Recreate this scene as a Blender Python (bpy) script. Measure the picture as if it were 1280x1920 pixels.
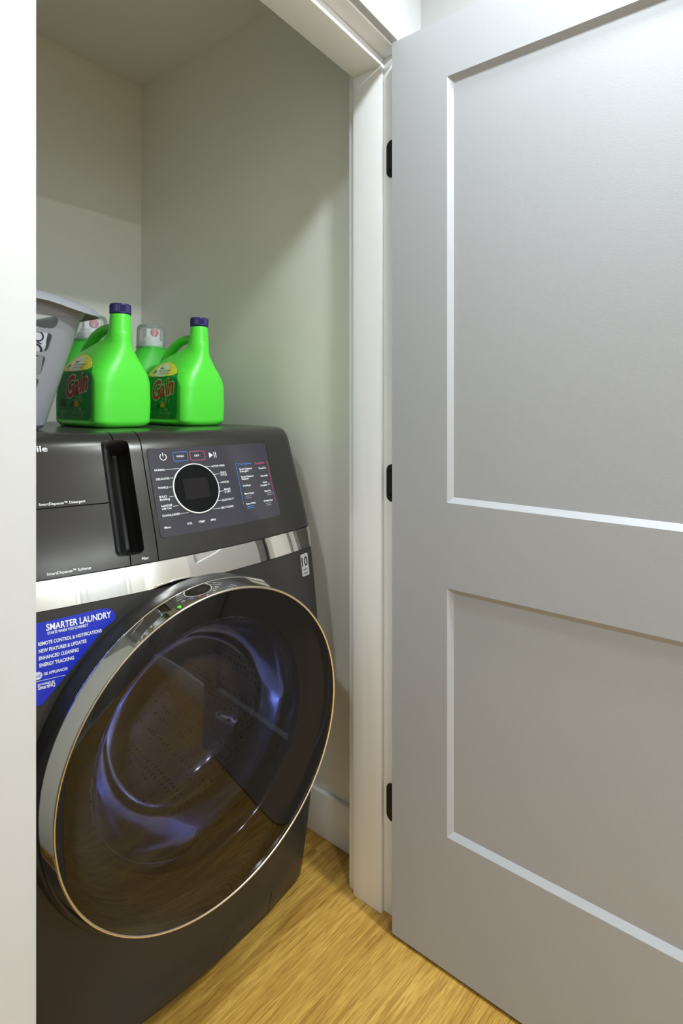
import bpy, bmesh, math, random
from mathutils import Vector, Matrix
from mathutils.geometry import delaunay_2d_cdt
from mathutils.bvhtree import BVHTree

for o in list(bpy.data.objects):
    bpy.data.objects.remove(o)
S = bpy.context.scene
COL = S.collection
random.seed(4)
PI = math.pi
# World axes: X runs along the closet opening, Y into the closet, Z up (metres).

# ---------------------------------------------------------------- camera
cam = bpy.data.cameras.new('camera')
cam.sensor_fit = 'HORIZONTAL'
cam.sensor_width = 36.0
cam.lens = 36.0 * 1002 / 1280
cam.shift_x = 0.0
cam.shift_y = -(960 - 753) / 1280
cam.clip_start = 0.01
co = bpy.data.objects.new('camera', cam)
COL.objects.link(co)
co.location = (0, 0, 1.22)
co.rotation_euler = (PI / 2, 0, -math.atan2(0.8, 0.6))
S.camera = co

# ---------------------------------------------------------------- world, lights, exposure
w = bpy.data.worlds.new('world')
S.world = w
w.use_nodes = True
w.node_tree.nodes['Background'].inputs['Color'].default_value = (0.9, 0.95, 1, 1)
w.node_tree.nodes['Background'].inputs['Strength'].default_value = 0.3
S.view_settings.view_transform = 'Standard'
S.view_settings.look = 'None'
S.view_settings.gamma = 1
S.view_settings.use_curve_mapping = False
S.view_settings.exposure = 0.33
CEIL = 2.42
# (x, y, watts) of the recessed hall lamp, then four fill lamps added to brighten the closet; the lamps themselves are built in ceiling_or_fill_lamp()
LAMPS = [(0.70, 0.21, 7.5), (0.93, -0.30, 26.0), (-0.50, 0.25, 10.0), (0.60, -2.80, 38.0), (-0.15, -2.90, 38.0)]
LAMP_COLOR = (0.84, 0.935, 1.0)


# ---------------------------------------------------------------- helpers
def mat(name, color, rough=0.5, metal=0.0, noise=0, nstr=0.1, var=0.0, vscale=8, spec=0.5, coat=0, sss=0, trans=0, ior=1.45):
    m = bpy.data.materials.new(name)
    m.use_nodes = True
    nt = m.node_tree
    b = nt.nodes['Principled BSDF']
    b.inputs['Base Color'].default_value = (*color, 1)
    b.inputs['Roughness'].default_value = rough
    b.inputs['Metallic'].default_value = metal
    b.inputs['Specular IOR Level'].default_value = spec
    b.inputs['Coat Weight'].default_value = coat
    b.inputs['IOR'].default_value = ior
    b.inputs['Transmission Weight'].default_value = trans
    if sss:
        b.inputs['Subsurface Weight'].default_value = sss
        b.inputs['Subsurface Radius'].default_value = (.4, 1, .3)
        b.inputs['Subsurface Scale'].default_value = 0.02
    tc = nt.nodes.new('ShaderNodeTexCoord')
    if noise:
        n = nt.nodes.new('ShaderNodeTexNoise')
        n.inputs['Scale'].default_value = noise
        n.inputs['Detail'].default_value = 3
        nt.links.new(tc.outputs['Object'], n.inputs['Vector'])
        bp = nt.nodes.new('ShaderNodeBump')
        bp.inputs['Strength'].default_value = nstr
        bp.inputs['Distance'].default_value = 0.002
        nt.links.new(n.outputs['Fac'], bp.inputs['Height'])
        nt.links.new(bp.outputs['Normal'], b.inputs['Normal'])
    if var:
        n = nt.nodes.new('ShaderNodeTexNoise')
        n.inputs['Scale'].default_value = vscale
        n.inputs['Detail'].default_value = 4
        nt.links.new(tc.outputs['Object'], n.inputs['Vector'])
        r = nt.nodes.new('ShaderNodeValToRGB')
        r.color_ramp.elements[0].position = 0.3
        r.color_ramp.elements[1].position = 0.7
        r.color_ramp.elements[0].color = (*[c * (1 - var) for c in color], 1)
        r.color_ramp.elements[1].color = (*[min(1, c * (1 + var)) for c in color], 1)
        nt.links.new(n.outputs['Fac'], r.inputs['Fac'])
        nt.links.new(r.outputs['Color'], b.inputs['Base Color'])
    return m


def emis(name, color, strength):
    m = bpy.data.materials.new(name)
    m.use_nodes = True
    b = m.node_tree.nodes['Principled BSDF']
    b.inputs['Base Color'].default_value = (*color, 1)
    b.inputs['Emission Color'].default_value = (*color, 1)
    b.inputs['Emission Strength'].default_value = strength
    return m


def glass(name, tint, ior=1.5, rough=0.0, boost=0.0, refl=(1, 1, 1)):
    """thin tinted pane: fresnel mirror over coloured see-through"""
    m = bpy.data.materials.new(name)
    m.use_nodes = True
    nt = m.node_tree
    nt.nodes.remove(nt.nodes['Principled BSDF'])
    out = nt.nodes['Material Output']
    t = nt.nodes.new('ShaderNodeBsdfTransparent')
    t.inputs['Color'].default_value = (*tint, 1)
    g = nt.nodes.new('ShaderNodeBsdfGlossy')
    g.inputs['Roughness'].default_value = rough
    g.inputs['Color'].default_value = (*refl, 1)
    f = nt.nodes.new('ShaderNodeFresnel')
    f.inputs['IOR'].default_value = ior
    mx = nt.nodes.new('ShaderNodeMixShader')
    a = nt.nodes.new('ShaderNodeMath')
    a.operation = 'ADD'
    a.use_clamp = True
    a.inputs[1].default_value = boost
    nt.links.new(f.outputs[0], a.inputs[0])
    nt.links.new(a.outputs[0], mx.inputs[0])
    nt.links.new(t.outputs[0], mx.inputs[1])
    nt.links.new(g.outputs[0], mx.inputs[2])
    nt.links.new(mx.outputs[0], out.inputs['Surface'])
    return m


def milky(name, tint, white, amount):
    m = glass(name, tint, 1.3, .15)
    nt = m.node_tree
    out = nt.nodes['Material Output']
    src = out.inputs['Surface'].links[0].from_socket
    df = nt.nodes.new('ShaderNodeBsdfDiffuse')
    df.inputs['Color'].default_value = (*white, 1)
    mx = nt.nodes.new('ShaderNodeMixShader')
    mx.inputs[0].default_value = amount
    nt.links.new(src, mx.inputs[1])
    nt.links.new(df.outputs[0], mx.inputs[2])
    nt.links.new(mx.outputs[0], out.inputs['Surface'])
    return m


def wood_mat():
    m = bpy.data.materials.new('oak_plank')
    m.use_nodes = True
    nt = m.node_tree
    b = nt.nodes['Principled BSDF']
    b.inputs['Roughness'].default_value = 0.38
    tc = nt.nodes.new('ShaderNodeTexCoord')
    oi = nt.nodes.new('ShaderNodeObjectInfo')
    off = nt.nodes.new('ShaderNodeVectorMath')
    off.operation = 'MULTIPLY_ADD'
    cmb = nt.nodes.new('ShaderNodeCombineXYZ')
    for i in range(3):
        nt.links.new(oi.outputs['Random'], cmb.inputs[i])
    off.inputs[1].default_value = (7, 3, 5)
    nt.links.new(cmb.outputs[0], off.inputs[0])
    nt.links.new(tc.outputs['Object'], off.inputs[2])

    def noise(scale, sc, det, dist=0.0):
        mp = nt.nodes.new('ShaderNodeMapping')
        mp.inputs['Scale'].default_value = sc
        nt.links.new(off.outputs[0], mp.inputs['Vector'])
        n = nt.nodes.new('ShaderNodeTexNoise')
        n.inputs['Scale'].default_value = scale
        n.inputs['Detail'].default_value = det
        n.inputs['Distortion'].default_value = dist
        nt.links.new(mp.outputs[0], n.inputs['Vector'])
        return n
    n1 = noise(3.0, (1.0, 9, 1), 4, 1.2)
    n2 = noise(16.0, (0.7, 14, 1), 6, 0.9)
    n3 = noise(110.0, (0.25, 9, 1), 3, 0.2)
    r1 = nt.nodes.new('ShaderNodeValToRGB')
    e = r1.color_ramp.elements
    e[0].position = .3
    e[1].position = .72
    e[0].color = (.45, .245, .042, 1)
    e[1].color = (.70, .44, .098, 1)
    nt.links.new(n1.outputs['Fac'], r1.inputs['Fac'])
    mixes = r1.outputs['Color']
    for n, lo, hi, f in ((n2, .40, .56, .6), (n3, .40, .54, .5)):
        rr = nt.nodes.new('ShaderNodeValToRGB')
        rr.color_ramp.elements[0].position = lo
        rr.color_ramp.elements[1].position = hi
        rr.color_ramp.elements[0].color = (.55, .46, .36, 1)
        rr.color_ramp.elements[1].color = (1, 1, 1, 1)
        nt.links.new(n.outputs['Fac'], rr.inputs['Fac'])
        mx = nt.nodes.new('ShaderNodeMix')
        mx.data_type = 'RGBA'
        mx.blend_type = 'MULTIPLY'
        mx.inputs[0].default_value = f
        nt.links.new(mixes, mx.inputs[6])
        nt.links.new(rr.outputs['Color'], mx.inputs[7])
        mixes = mx.outputs[2]
    hs = nt.nodes.new('ShaderNodeHueSaturation')
    mr = nt.nodes.new('ShaderNodeMapRange')
    mr.inputs[3].default_value = 0.94
    mr.inputs[4].default_value = 1.08
    nt.links.new(oi.outputs['Random'], mr.inputs[0])
    nt.links.new(mr.outputs[0], hs.inputs['Value'])
    nt.links.new(mixes, hs.inputs['Color'])
    nt.links.new(hs.outputs[0], b.inputs['Base Color'])
    bp = nt.nodes.new('ShaderNodeBump')
    bp.inputs['Strength'].default_value = .12
    bp.inputs['Distance'].default_value = .001
    nt.links.new(n3.outputs['Fac'], bp.inputs['Height'])
    nt.links.new(bp.outputs['Normal'], b.inputs['Normal'])
    return m


def drum_mat():
    m = bpy.data.materials.new('perforated_steel')
    m.use_nodes = True
    nt = m.node_tree
    b = nt.nodes['Principled BSDF']
    b.inputs['Metallic'].default_value = 0.75
    b.inputs['Roughness'].default_value = 0.36
    tc = nt.nodes.new('ShaderNodeTexCoord')
    v = nt.nodes.new('ShaderNodeTexVoronoi')
    v.inputs['Scale'].default_value = 62
    v.inputs['Randomness'].default_value = 0.25
    nt.links.new(tc.outputs['Object'], v.inputs['Vector'])
    r = nt.nodes.new('ShaderNodeValToRGB')
    r.color_ramp.elements[0].position = .24
    r.color_ramp.elements[1].position = .32
    r.color_ramp.elements[0].color = (.02, .02, .02, 1)
    r.color_ramp.elements[1].color = (.62, .60, .57, 1)
    nt.links.new(v.outputs['Distance'], r.inputs['Fac'])
    nt.links.new(r.outputs['Color'], b.inputs['Base Color'])
    bp = nt.nodes.new('ShaderNodeBump')
    bp.inputs['Strength'].default_value = .5
    bp.inputs['Distance'].default_value = .003
    nt.links.new(v.outputs['Distance'], bp.inputs['Height'])
    nt.links.new(bp.outputs['Normal'], b.inputs['Normal'])
    return m


M = dict(
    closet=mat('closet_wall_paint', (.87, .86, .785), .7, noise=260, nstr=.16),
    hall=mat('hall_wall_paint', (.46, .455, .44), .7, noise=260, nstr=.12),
    ceiling=mat('ceiling_paint', (.80, .79, .74), .8, noise=200, nstr=.12),
    trim=mat('white_trim_paint', (.87, .87, .86), .38, noise=120, nstr=.03),
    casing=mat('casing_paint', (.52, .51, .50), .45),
    door=mat('door_paint', (.385, .385, .395), .42, noise=330, nstr=.07),
    black=mat('black_hardware', (.012, .011, .011), .4, spec=.4),
    wood=wood_mat(),
    subfloor=mat('dark_underlay', (.10, .06, .03), .8),
    body=mat('graphite_metallic', (.049, .0455, .041), .25, .42, spec=.22, noise=900, nstr=.04),
    bodydark=mat('dark_graphite_plastic', (.03, .03, .03), .5),  # one even dark tone for the inner backing and pocket seam
    pocket=mat('satin_black_plastic', (.014, .0135, .013), .3),
    display=mat('smoked_display', (.045, .042, .05), .12, spec=.4),
    dial=mat('gloss_black', (.006, .006, .006), .06, spec=.2),
    screen=mat('dial_screen', (.016, .014, .014), .12, spec=.2),
    chrome=mat('polished_chrome', (.93, .91, .86), .03, 1.0),
    lip=mat('champagne_metal', (.88, .80, .66), .2, 1.0),
    gblack=mat('gloss_black_plastic', (.008, .008, .008), .12),
    red=mat('plain_red', (.35, .005, .008), .3),
    dglass=glass('smoked_door_glass', (.56, .49, .46), 1.5),
    bowl=glass('blue_grey_bowl_glass', (.52, .60, .90), 1.5, .11, 0.02, (.52, .63, 1.0)),
    gasket=mat('grey_rubber', (.10, .10, .105), .5),
    drum=drum_mat(),
    ink=mat('white_print', (.80, .80, .80), .5),
    inkdim=mat('grey_print', (.30, .30, .32), .5),
    blueink=mat('blue_print', (.06, .22, .62), .5),
    pinkink=mat('pink_print', (.58, .07, .16), .5),
    sticker=mat('blue_sticker', (.008, .022, .42), .3),
    badge=mat('silver_badge', (.42, .41, .40), .35, .3),
    badgeink=mat('badge_ink', (.015, .015, .015), .4),
    jug=mat('bright_green_plastic', (.10, .72, .05), .34, sss=.25),
    jug2=mat('green_plastic', (.07, .62, .05), .36, sss=.2),
    cap=mat('navy_plastic', (.022, .014, .10), .4),
    clear=milky('clear_cap_plastic', (.95, .96, .97), (.80, .82, .83), .22),
    spout=mat('white_plastic', (.82, .84, .82), .35),
    pink=mat('pink_plastic', (.62, .16, .20), .4),
    lgreen=mat('label_green', (.006, .30, .04), .4),
    ldark=mat('label_dark_green', (.002, .085, .018), .4),
    lyellow=mat('label_yellow', (.72, .66, .05), .4),
    lcream=mat('label_cream', (.66, .68, .50), .4),
    lred=mat('label_red', (.62, .02, .012), .4),
    lorange=mat('label_orange', (.80, .35, .02), .4),
    llime=mat('label_lime', (.42, .70, .06), .4),
    lpale=mat('label_pale_green', (.30, .55, .22), .4),
    basket=mat('grey_basket_plastic', (.25, .255, .27), .45, noise=300, nstr=.03),
    carton=mat('carton_white', (.62, .61, .60), .6),
    cartonink=mat('carton_ink', (.02, .02, .03), .6),
    bluebox=mat('blue_bottle_plastic', (.012, .05, .27), .35),
    greycap=mat('grey_cap_plastic', (.25, .25, .25), .4),
    lens=emis('lamp_lens', (.97, .985, 1), 8.0),
)


def obj(name, bm, m, parent=None, smooth=True, angle=35):
    me = bpy.data.meshes.new(name)
    if isinstance(bm, bmesh.types.BMesh):
        bm.to_mesh(me)
        bm.free()
    else:
        me = bm
        me.name = name
    o = bpy.data.objects.new(name, me)
    COL.objects.link(o)
    if m is not None:
        me.materials.clear()
        me.materials.append(m)
    if smooth and len(me.polygons):
        me.polygons.foreach_set('use_smooth', [True] * len(me.polygons))
        me.set_sharp_from_angle(angle=math.radians(angle))
    if parent is not None:
        o.parent = parent
    return o


def struct(name, bm, m, **k):
    o = obj(name, bm, m, **k)
    if o.parent is None:
        o['kind'] = 'structure'
    return o


def thing(name, label, cat, loc=(0, 0, 0), rot=None, group=None):
    o = bpy.data.objects.new(name, None)
    o.empty_display_size = .05
    COL.objects.link(o)
    o.location = loc
    if rot is not None:
        o.rotation_euler = rot
    o['label'] = label
    o['category'] = cat
    if group:
        o['group'] = group
    return o


def box(bm, lo, hi, bev=0, seg=2):
    r = bmesh.ops.create_cube(bm, size=1)
    vs = r['verts']
    for v in vs:
        v.co = Vector([lo[i] + (v.co[i] + .5) * (hi[i] - lo[i]) for i in range(3)])
    if bev:
        es = list({e for v in vs for e in v.link_edges})
        bmesh.ops.bevel(bm, geom=es, offset=bev, segments=seg, affect='EDGES', profile=.5)
    return bm


def bxs(*boxes, bev=0):
    bm = bmesh.new()
    for lo, hi in boxes:
        box(bm, lo, hi, bev)
    return bm


def lathe(bm, prof, n=64, mtx=None, close=False):
    """prof: (r, h) pairs around local Z"""
    rings = []
    for r, h in prof:
        if r < 1e-6:
            rings.append([bm.verts.new((0, 0, h))])
        else:
            rings.append([bm.verts.new((r * math.cos(2 * PI * i / n), r * math.sin(2 * PI * i / n), h)) for i in range(n)])
    pairs = list(zip(rings[:-1], rings[1:]))
    if close:
        pairs.append((rings[-1], rings[0]))
    for a, b in pairs:
        for i in range(n):
            j = (i + 1) % n
            if len(a) == 1 and len(b) == 1:
                continue
            if len(a) == 1:
                bm.faces.new((a[0], b[j], b[i]))
            elif len(b) == 1:
                bm.faces.new((a[i], a[j], b[0]))
            else:
                bm.faces.new((a[i], a[j], b[j], b[i]))
    vs = [v for r_ in rings for v in r_]
    fs = list({f for v in vs for f in v.link_faces})
    bmesh.ops.recalc_face_normals(bm, faces=fs)
    if mtx is not None:
        bmesh.ops.transform(bm, matrix=mtx, verts=vs)
    return bm


def tube(bm, pts, rad, n=10, cap=True, flat=1.0):
    """round tube along a polyline; rad may be a list"""
    pts = [Vector(p) for p in pts]
    rad = rad if isinstance(rad, (list, tuple)) else [rad] * len(pts)
    prev = None
    rings = []
    for i, p in enumerate(pts):
        t = (pts[min(i + 1, len(pts) - 1)] - pts[max(i - 1, 0)]).normalized()
        if prev is None:
            up = Vector((1, 0, 0)) if abs(t.x) < .8 else Vector((0, 0, 1))
            a = t.cross(up).normalized()
        else:
            a = (prev - t * prev.dot(t)).normalized()
        prev = a
        b = t.cross(a)
        rings.append([bm.verts.new(p + (a * math.cos(2 * PI * k / n) + b * math.sin(2 * PI * k / n) * flat) * rad[i]) for k in range(n)])
    for r0, r1 in zip(rings[:-1], rings[1:]):
        for k in range(n):
            bm.faces.new((r0[k], r0[(k + 1) % n], r1[(k + 1) % n], r1[k]))
    if cap:
        bm.faces.new(rings[0][::-1])
        bm.faces.new(rings[-1])
    bmesh.ops.recalc_face_normals(bm, faces=bm.faces)
    return bm


def inpoly(x, y, poly):
    c = False
    j = len(poly) - 1
    for i in range(len(poly)):
        xi, yi = poly[i]
        xj, yj = poly[j]
        if (yi > y) != (yj > y) and x < (xj - xi) * (y - yi) / (yj - yi) + xi:
            c = not c
        j = i
    return c


def densify(loop, step):
    out = []
    for i in range(len(loop)):
        a = loop[i]
        b = loop[(i + 1) % len(loop)]
        n = max(1, int(math.hypot(b[0] - a[0], b[1] - a[1]) / step + .5))
        for k in range(n):
            out.append((a[0] + (b[0] - a[0]) * k / n, a[1] + (b[1] - a[1]) * k / n))
    return out


def rrect(x0, y0, x1, y1, r, n=5):
    out = []
    for cx, cy, a0 in ((x1 - r, y1 - r, 0), (x0 + r, y1 - r, PI / 2), (x0 + r, y0 + r, PI), (x1 - r, y0 + r, 1.5 * PI)):
        for k in range(n + 1):
            a = a0 + PI / 2 * k / n
            out.append((cx + r * math.cos(a), cy + r * math.sin(a)))
    return out


def circle(cx, cy, r, n=48):
    return [(cx + r * math.cos(2 * PI * k / n), cy + r * math.sin(2 * PI * k / n)) for k in range(n)]


def dist_loop(x, y, loop):
    d = 1e9
    for i in range(len(loop)):
        ax, ay = loop[i]
        bx, by = loop[(i + 1) % len(loop)]
        L = (bx - ax) ** 2 + (by - ay) ** 2
        t = 0 if L == 0 else max(0, min(1, ((x - ax) * (bx - ax) + (y - ay) * (by - ay)) / L))
        d = min(d, math.hypot(x - ax - t * (bx - ax), y - ay - t * (by - ay)))
    return d


def cdt_patch(bm, outer, holes, fn, step, skirt=None, skirt_holes=None):
    """triangulated sheet over a 2-D outline, mapped by fn(a, b, depth); skirt = edge depth"""
    loops = [densify(outer, step)] + [densify(h, step) for h in holes]
    pts, edges, rng = [], [], []
    for lp in loops:
        s = len(pts)
        pts += [Vector(p) for p in lp]
        edges += [(s + i, s + (i + 1) % len(lp)) for i in range(len(lp))]
        rng.append((s, len(lp)))
    xs = [p[0] for p in outer]
    ys = [p[1] for p in outer]
    coarse = [outer] + list(holes)
    nx = int((max(xs) - min(xs)) / step)
    ny = int((max(ys) - min(ys)) / step)
    for i in range(1, nx + 1):
        for j in range(1, ny + 1):
            x = min(xs) + (max(xs) - min(xs)) * i / (nx + 1)
            y = min(ys) + (max(ys) - min(ys)) * j / (ny + 1)
            if not inpoly(x, y, outer) or any(inpoly(x, y, h) for h in holes):
                continue
            if min(dist_loop(x, y, l) for l in coarse) < .45 * step:
                continue
            pts.append(Vector((x, y)))
    V, _, F, ov, _, _ = delaunay_2d_cdt(pts, edges, [], 0, 1e-7)
    vs = [bm.verts.new(fn(v[0], v[1], 0)) for v in V]
    for f in F:
        cx = sum(V[i][0] for i in f) / 3
        cy = sum(V[i][1] for i in f) / 3
        if inpoly(cx, cy, loops[0]) and not any(inpoly(cx, cy, h) for h in loops[1:]):
            try:
                bm.faces.new([vs[i] for i in f])
            except ValueError:
                pass
    if skirt:
        back = {}
        for i, o_ in enumerate(ov):
            for k in o_:
                back[k] = i
        for li, (s, n) in enumerate(rng):
            dep = skirt if li == 0 else (skirt_holes if skirt_holes is not None else skirt)
            if not dep:
                continue
            lo = [bm.verts.new(fn(pts[s + i][0], pts[s + i][1], dep)) for i in range(n)]
            for i in range(n):
                j = (i + 1) % n
                a, b = vs[back[s + i]], vs[back[s + j]]
                if a is b:
                    continue
                try:
                    bm.faces.new((a, b, lo[j], lo[i]))
                except ValueError:
                    pass
    bmesh.ops.delete(bm, geom=[v for v in bm.verts if not v.link_faces], context='VERTS')
    return bm


def orient(bm, d):
    """flip so faces look along direction d (for open sheets)"""
    d = Vector(d)
    for f in bm.faces:
        f.normal_update()
        if f.normal.dot(d) < 0:
            f.normal_flip()
    return bm


_tx = {}


def text_tris(s, bold=0.0):
    """text outline as triangles in the plane, 1 unit high capitals; returns (points, tris, width)"""
    key = (s, bold)
    if key in _tx:
        return _tx[key]
    cu = bpy.data.curves.new('text', 'FONT')
    cu.body = s
    cu.size = 1.0
    cu.resolution_u = 3
    cu.offset = bold
    o = bpy.data.objects.new('text', cu)
    COL.objects.link(o)
    dg = bpy.context.evaluated_depsgraph_get()
    me = bpy.data.meshes.new_from_object(o.evaluated_get(dg))
    me.calc_loop_triangles()
    P = [(v.co.x, v.co.y) for v in me.vertices]
    T = [tuple(t.vertices) for t in me.loop_triangles]
    bpy.data.objects.remove(o)
    bpy.data.curves.remove(cu)
    bpy.data.meshes.remove(me)
    x0 = min(p[0] for p in P)
    x1 = max(p[0] for p in P)
    P = [((p[0] - x0), p[1]) for p in P]
    _tx[key] = (P, T, x1 - x0)
    return _tx[key]


CAPH = 0.73     # height of capitals of the built-in face per unit size


def put_text(bm, s, fn, x, y, width=None, size=None, bold=0.0, shear=0.0, slope=0.0, squash=1.0):
    """left baseline at (x, y) of the surface fn(a, b) -> Vector"""
    P, T, w_ = text_tris(s, bold)
    sx = (width / w_) if width else size
    sy = (size if size else sx) * squash
    vs = []
    for px, py in P:
        a = x + px * sx + shear * py * sy
        b = y + py * sy + slope * (px * sx)
        vs.append(bm.verts.new(fn(a, b)))
    for t in T:
        try:
            bm.faces.new([vs[i] for i in t])
        except ValueError:
            pass
    return bm


def put_poly(bm, pts, fn, step=None):
    if step:
        tmp = bmesh.new()
        cdt_patch(tmp, pts, [], lambda a, b, d: Vector((a, b, 0)), step)
        mp = {v: bm.verts.new(fn(v.co.x, v.co.y)) for v in tmp.verts}
        for f in tmp.faces:
            bm.faces.new([mp[v] for v in f.verts])
        tmp.free()
    else:
        bm.faces.new([bm.verts.new(fn(a, b)) for a, b in pts])
    return bm


def put_line(bm, a, b, wd, fn, n=1):
    dx, dy = b[0] - a[0], b[1] - a[1]
    L = math.hypot(dx, dy) or 1
    nx, ny = -dy / L * wd / 2, dx / L * wd / 2
    for k in range(n):
        p = (a[0] + dx * k / n, a[1] + dy * k / n)
        q = (a[0] + dx * (k + 1) / n, a[1] + dy * (k + 1) / n)
        put_poly(bm, [(p[0] + nx, p[1] + ny), (p[0] - nx, p[1] - ny), (q[0] - nx, q[1] - ny), (q[0] + nx, q[1] + ny)], fn)


def put_ring(bm, pts, wd, fn, closed=True):
    m_ = len(pts)
    for i in range(m_ if closed else m_ - 1):
        put_line(bm, pts[i], pts[(i + 1) % m_], wd, fn)


def evaluated(o):
    dg = bpy.context.evaluated_depsgraph_get()
    me = bpy.data.meshes.new_from_object(o.evaluated_get(dg))
    return me


# ---------------------------------------------------------------- room shell
XR, YB, YI, YF = 1.177, 1.840, 0.790, 0.647       # closet right wall, back wall, inner and outer faces of the opening wall
XHR, XHL, YHR = 1.195, -1.25, -3.30               # hall walls
XCL = 0.14                                        # closet left wall
JR, JL = 1.0855, 0.280                            # jamb faces
HEAD = 2.041


def clip(poly, x0, y0, x1, y1):
    def cut(P, f, inter):
        out = []
        for i in range(len(P)):
            a, b = P[i - 1], P[i]
            if f(b):
                if not f(a):
                    out.append(inter(a, b))
                out.append(b)
            elif f(a):
                out.append(inter(a, b))
        return out

    def ix(v):
        return lambda a, b: (v, a[1] + (b[1] - a[1]) * (v - a[0]) / (b[0] - a[0]))

    def iy(v):
        return lambda a, b: (a[0] + (b[0] - a[0]) * (v - a[1]) / (b[1] - a[1]), v)
    for f, g in ((lambda p: p[0] >= x0, ix(x0)), (lambda p: p[0] <= x1, ix(x1)), (lambda p: p[1] >= y0, iy(y0)), (lambda p: p[1] <= y1, iy(y1))):
        if not poly:
            return []
        poly = cut(poly, f, g)
    return poly


floor = struct('floor', bxs(((XHL, YHR, -.06), (XHR, YB, -.009))), M['subfloor'], smooth=False)
ang = math.radians(-7)
ca, sa = math.cos(ang), math.sin(ang)
PW, PL = .182, 1.22
for r in range(-24, 16):
    shift = (r * .47) % 1.0 * PL
    for k in range(-3, 4):
        a0, a1 = k * PL + shift + .0003, (k + 1) * PL + shift - .0003
        b0, b1 = r * PW - .055 + .0003, (r + 1) * PW - .055 - .0003
        P = [(a * ca - b * sa, a * sa + b * ca) for a, b in ((a0, b0), (a1, b0), (a1, b1), (a0, b1))]
        P = clip(P, XHL, YHR, XHR, YB)
        if len(P) < 3:
            continue
        area = abs(sum(P[i - 1][0] * P[i][1] - P[i][0] * P[i - 1][1] for i in range(len(P)))) / 2
        if area < .002:
            continue
        cx = sum(p[0] for p in P) / len(P)
        cy = sum(p[1] for p in P) / len(P)
        bm = bmesh.new()
        loc = [((p[0] - cx) * ca + (p[1] - cy) * sa, -(p[0] - cx) * sa + (p[1] - cy) * ca) for p in P]
        top = [bm.verts.new((p[0], p[1], 0)) for p in loc]
        bot = [bm.verts.new((p[0], p[1], -.009)) for p in loc]
        bm.faces.new(top)
        bm.faces.new(bot[::-1])
        for i in range(len(P)):
            bm.faces.new((bot[i - 1], bot[i], top[i], top[i - 1]))
        bmesh.ops.recalc_face_normals(bm, faces=bm.faces)
        o = obj('plank', bm, M['wood'], floor, smooth=False)
        o.location = (cx, cy, 0)
        o.rotation_euler = (0, 0, ang)

T = .10
struct('ceiling', bxs(((XHL - T, YHR - T, CEIL), (XHR + T, YB + T, CEIL + .1))), M['ceiling'], smooth=False)
struct('wall_closet_right', bxs(((XR, YI, 0), (XR + T, YB + T, CEIL))), M['closet'], smooth=False)
struct('wall_closet_back', bxs(((XCL - T, YB, 0), (XR, YB + T, CEIL))), M['closet'], smooth=False)
struct('wall_closet_left', bxs(((XCL - T, YI, 0), (XCL, YB, CEIL))), M['closet'], smooth=False)
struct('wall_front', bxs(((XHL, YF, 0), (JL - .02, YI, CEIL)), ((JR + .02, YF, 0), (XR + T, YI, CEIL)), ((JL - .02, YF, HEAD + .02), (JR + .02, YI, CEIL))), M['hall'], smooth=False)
struct('wall_hall_right', bxs(((XHR, YHR, 0), (XHR + T, YF, CEIL))), M['hall'], smooth=False)
struct('wall_hall_left', bxs(((XHL - T, YHR, 0), (XHL, YI, CEIL))), M['hall'], smooth=False)
struct('wall_hall_rear', bxs(((XHL - T, YHR - T, 0), (XHR + T, YHR, CEIL))), M['hall'], smooth=False)


def baseboard(name, lo, hi):
    struct(name, bxs((lo, hi), bev=.003), M['trim'])


baseboard('baseboard_closet_right', (XR - .014, YI, 0), (XR, YB, .125))
baseboard('baseboard_closet_back', (XCL, YB - .014, 0), (XR - .014, YB, .125))
baseboard('baseboard_hall_right', (XHR - .014, YHR, 0), (XHR, YF - .02, .125))
baseboard('baseboard_hall_rear', (XHL, YHR, 0), (.03, YHR + .014, .125))
baseboard('baseboard_hall_left', (XHL, YHR + .014, 0), (XHL + .014, YF, .125))
baseboard('baseboard_front', (XHL + .014, YF - .014, 0), (JL - .0665, YF, .125))

# door frame: jambs, stops, casings
struct('trim_1', bxs(((JR, YF, 0), (JR + .019, YI, HEAD + .019)), bev=.0012), M['trim'])
struct('trim_2', bxs(((JL - .019, YF, 0), (JL, YI, HEAD + .019)), bev=.0012), M['trim'])
struct('trim_3', bxs(((JL, YF, HEAD), (JR, YI, HEAD + .019)), bev=.0012), M['trim'])
SY0, SY1 = .6865, .770
struct('trim_4', bxs(((JR - .012, SY0, 0), (JR, SY1, HEAD)), bev=.0025), M['trim'])
struct('trim_5', bxs(((JL, SY0, 0), (JL + .004, SY1, HEAD)), bev=.0015), M['trim'])
struct('trim_6', bxs(((JL + .004, SY0, HEAD - .022), (JR - .012, SY1, HEAD)), bev=.0025), M['trim'])
CY = .631
struct('trim_7', bxs(((JR + .006, CY, 0), (JR + .066, YF, HEAD + .006)), bev=.002), M['casing'])
struct('trim_8', bxs(((JL - .066, CY, 0), (JL - .0062, YF, HEAD + .006)), bev=.002), M['casing'])
struct('trim_9', bxs(((JL - .066, CY, HEAD + .006), (JR + .066, YF, HEAD + .066)), bev=.002), M['casing'])

# ---------------------------------------------------------------- the open door (two recessed panels)
DX0, DX1 = 1.043, 1.078                 # closet-side face, hall-side face
DYH = .638                              # hinge edge
DW = .800
DB, DT = .009, 2.037
d = bpy.data.objects.new('door_1', None)
COL.objects.link(d)
d.location = (DX0, DYH, 0)
d['kind'] = 'structure'
d['label'] = 'open white two-panel door with black hinges, swung back against the hall'


def dl(y, z, x):           # door-local: y = distance from the hinge edge towards the hall
    return Vector((x, -y, z))


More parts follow.
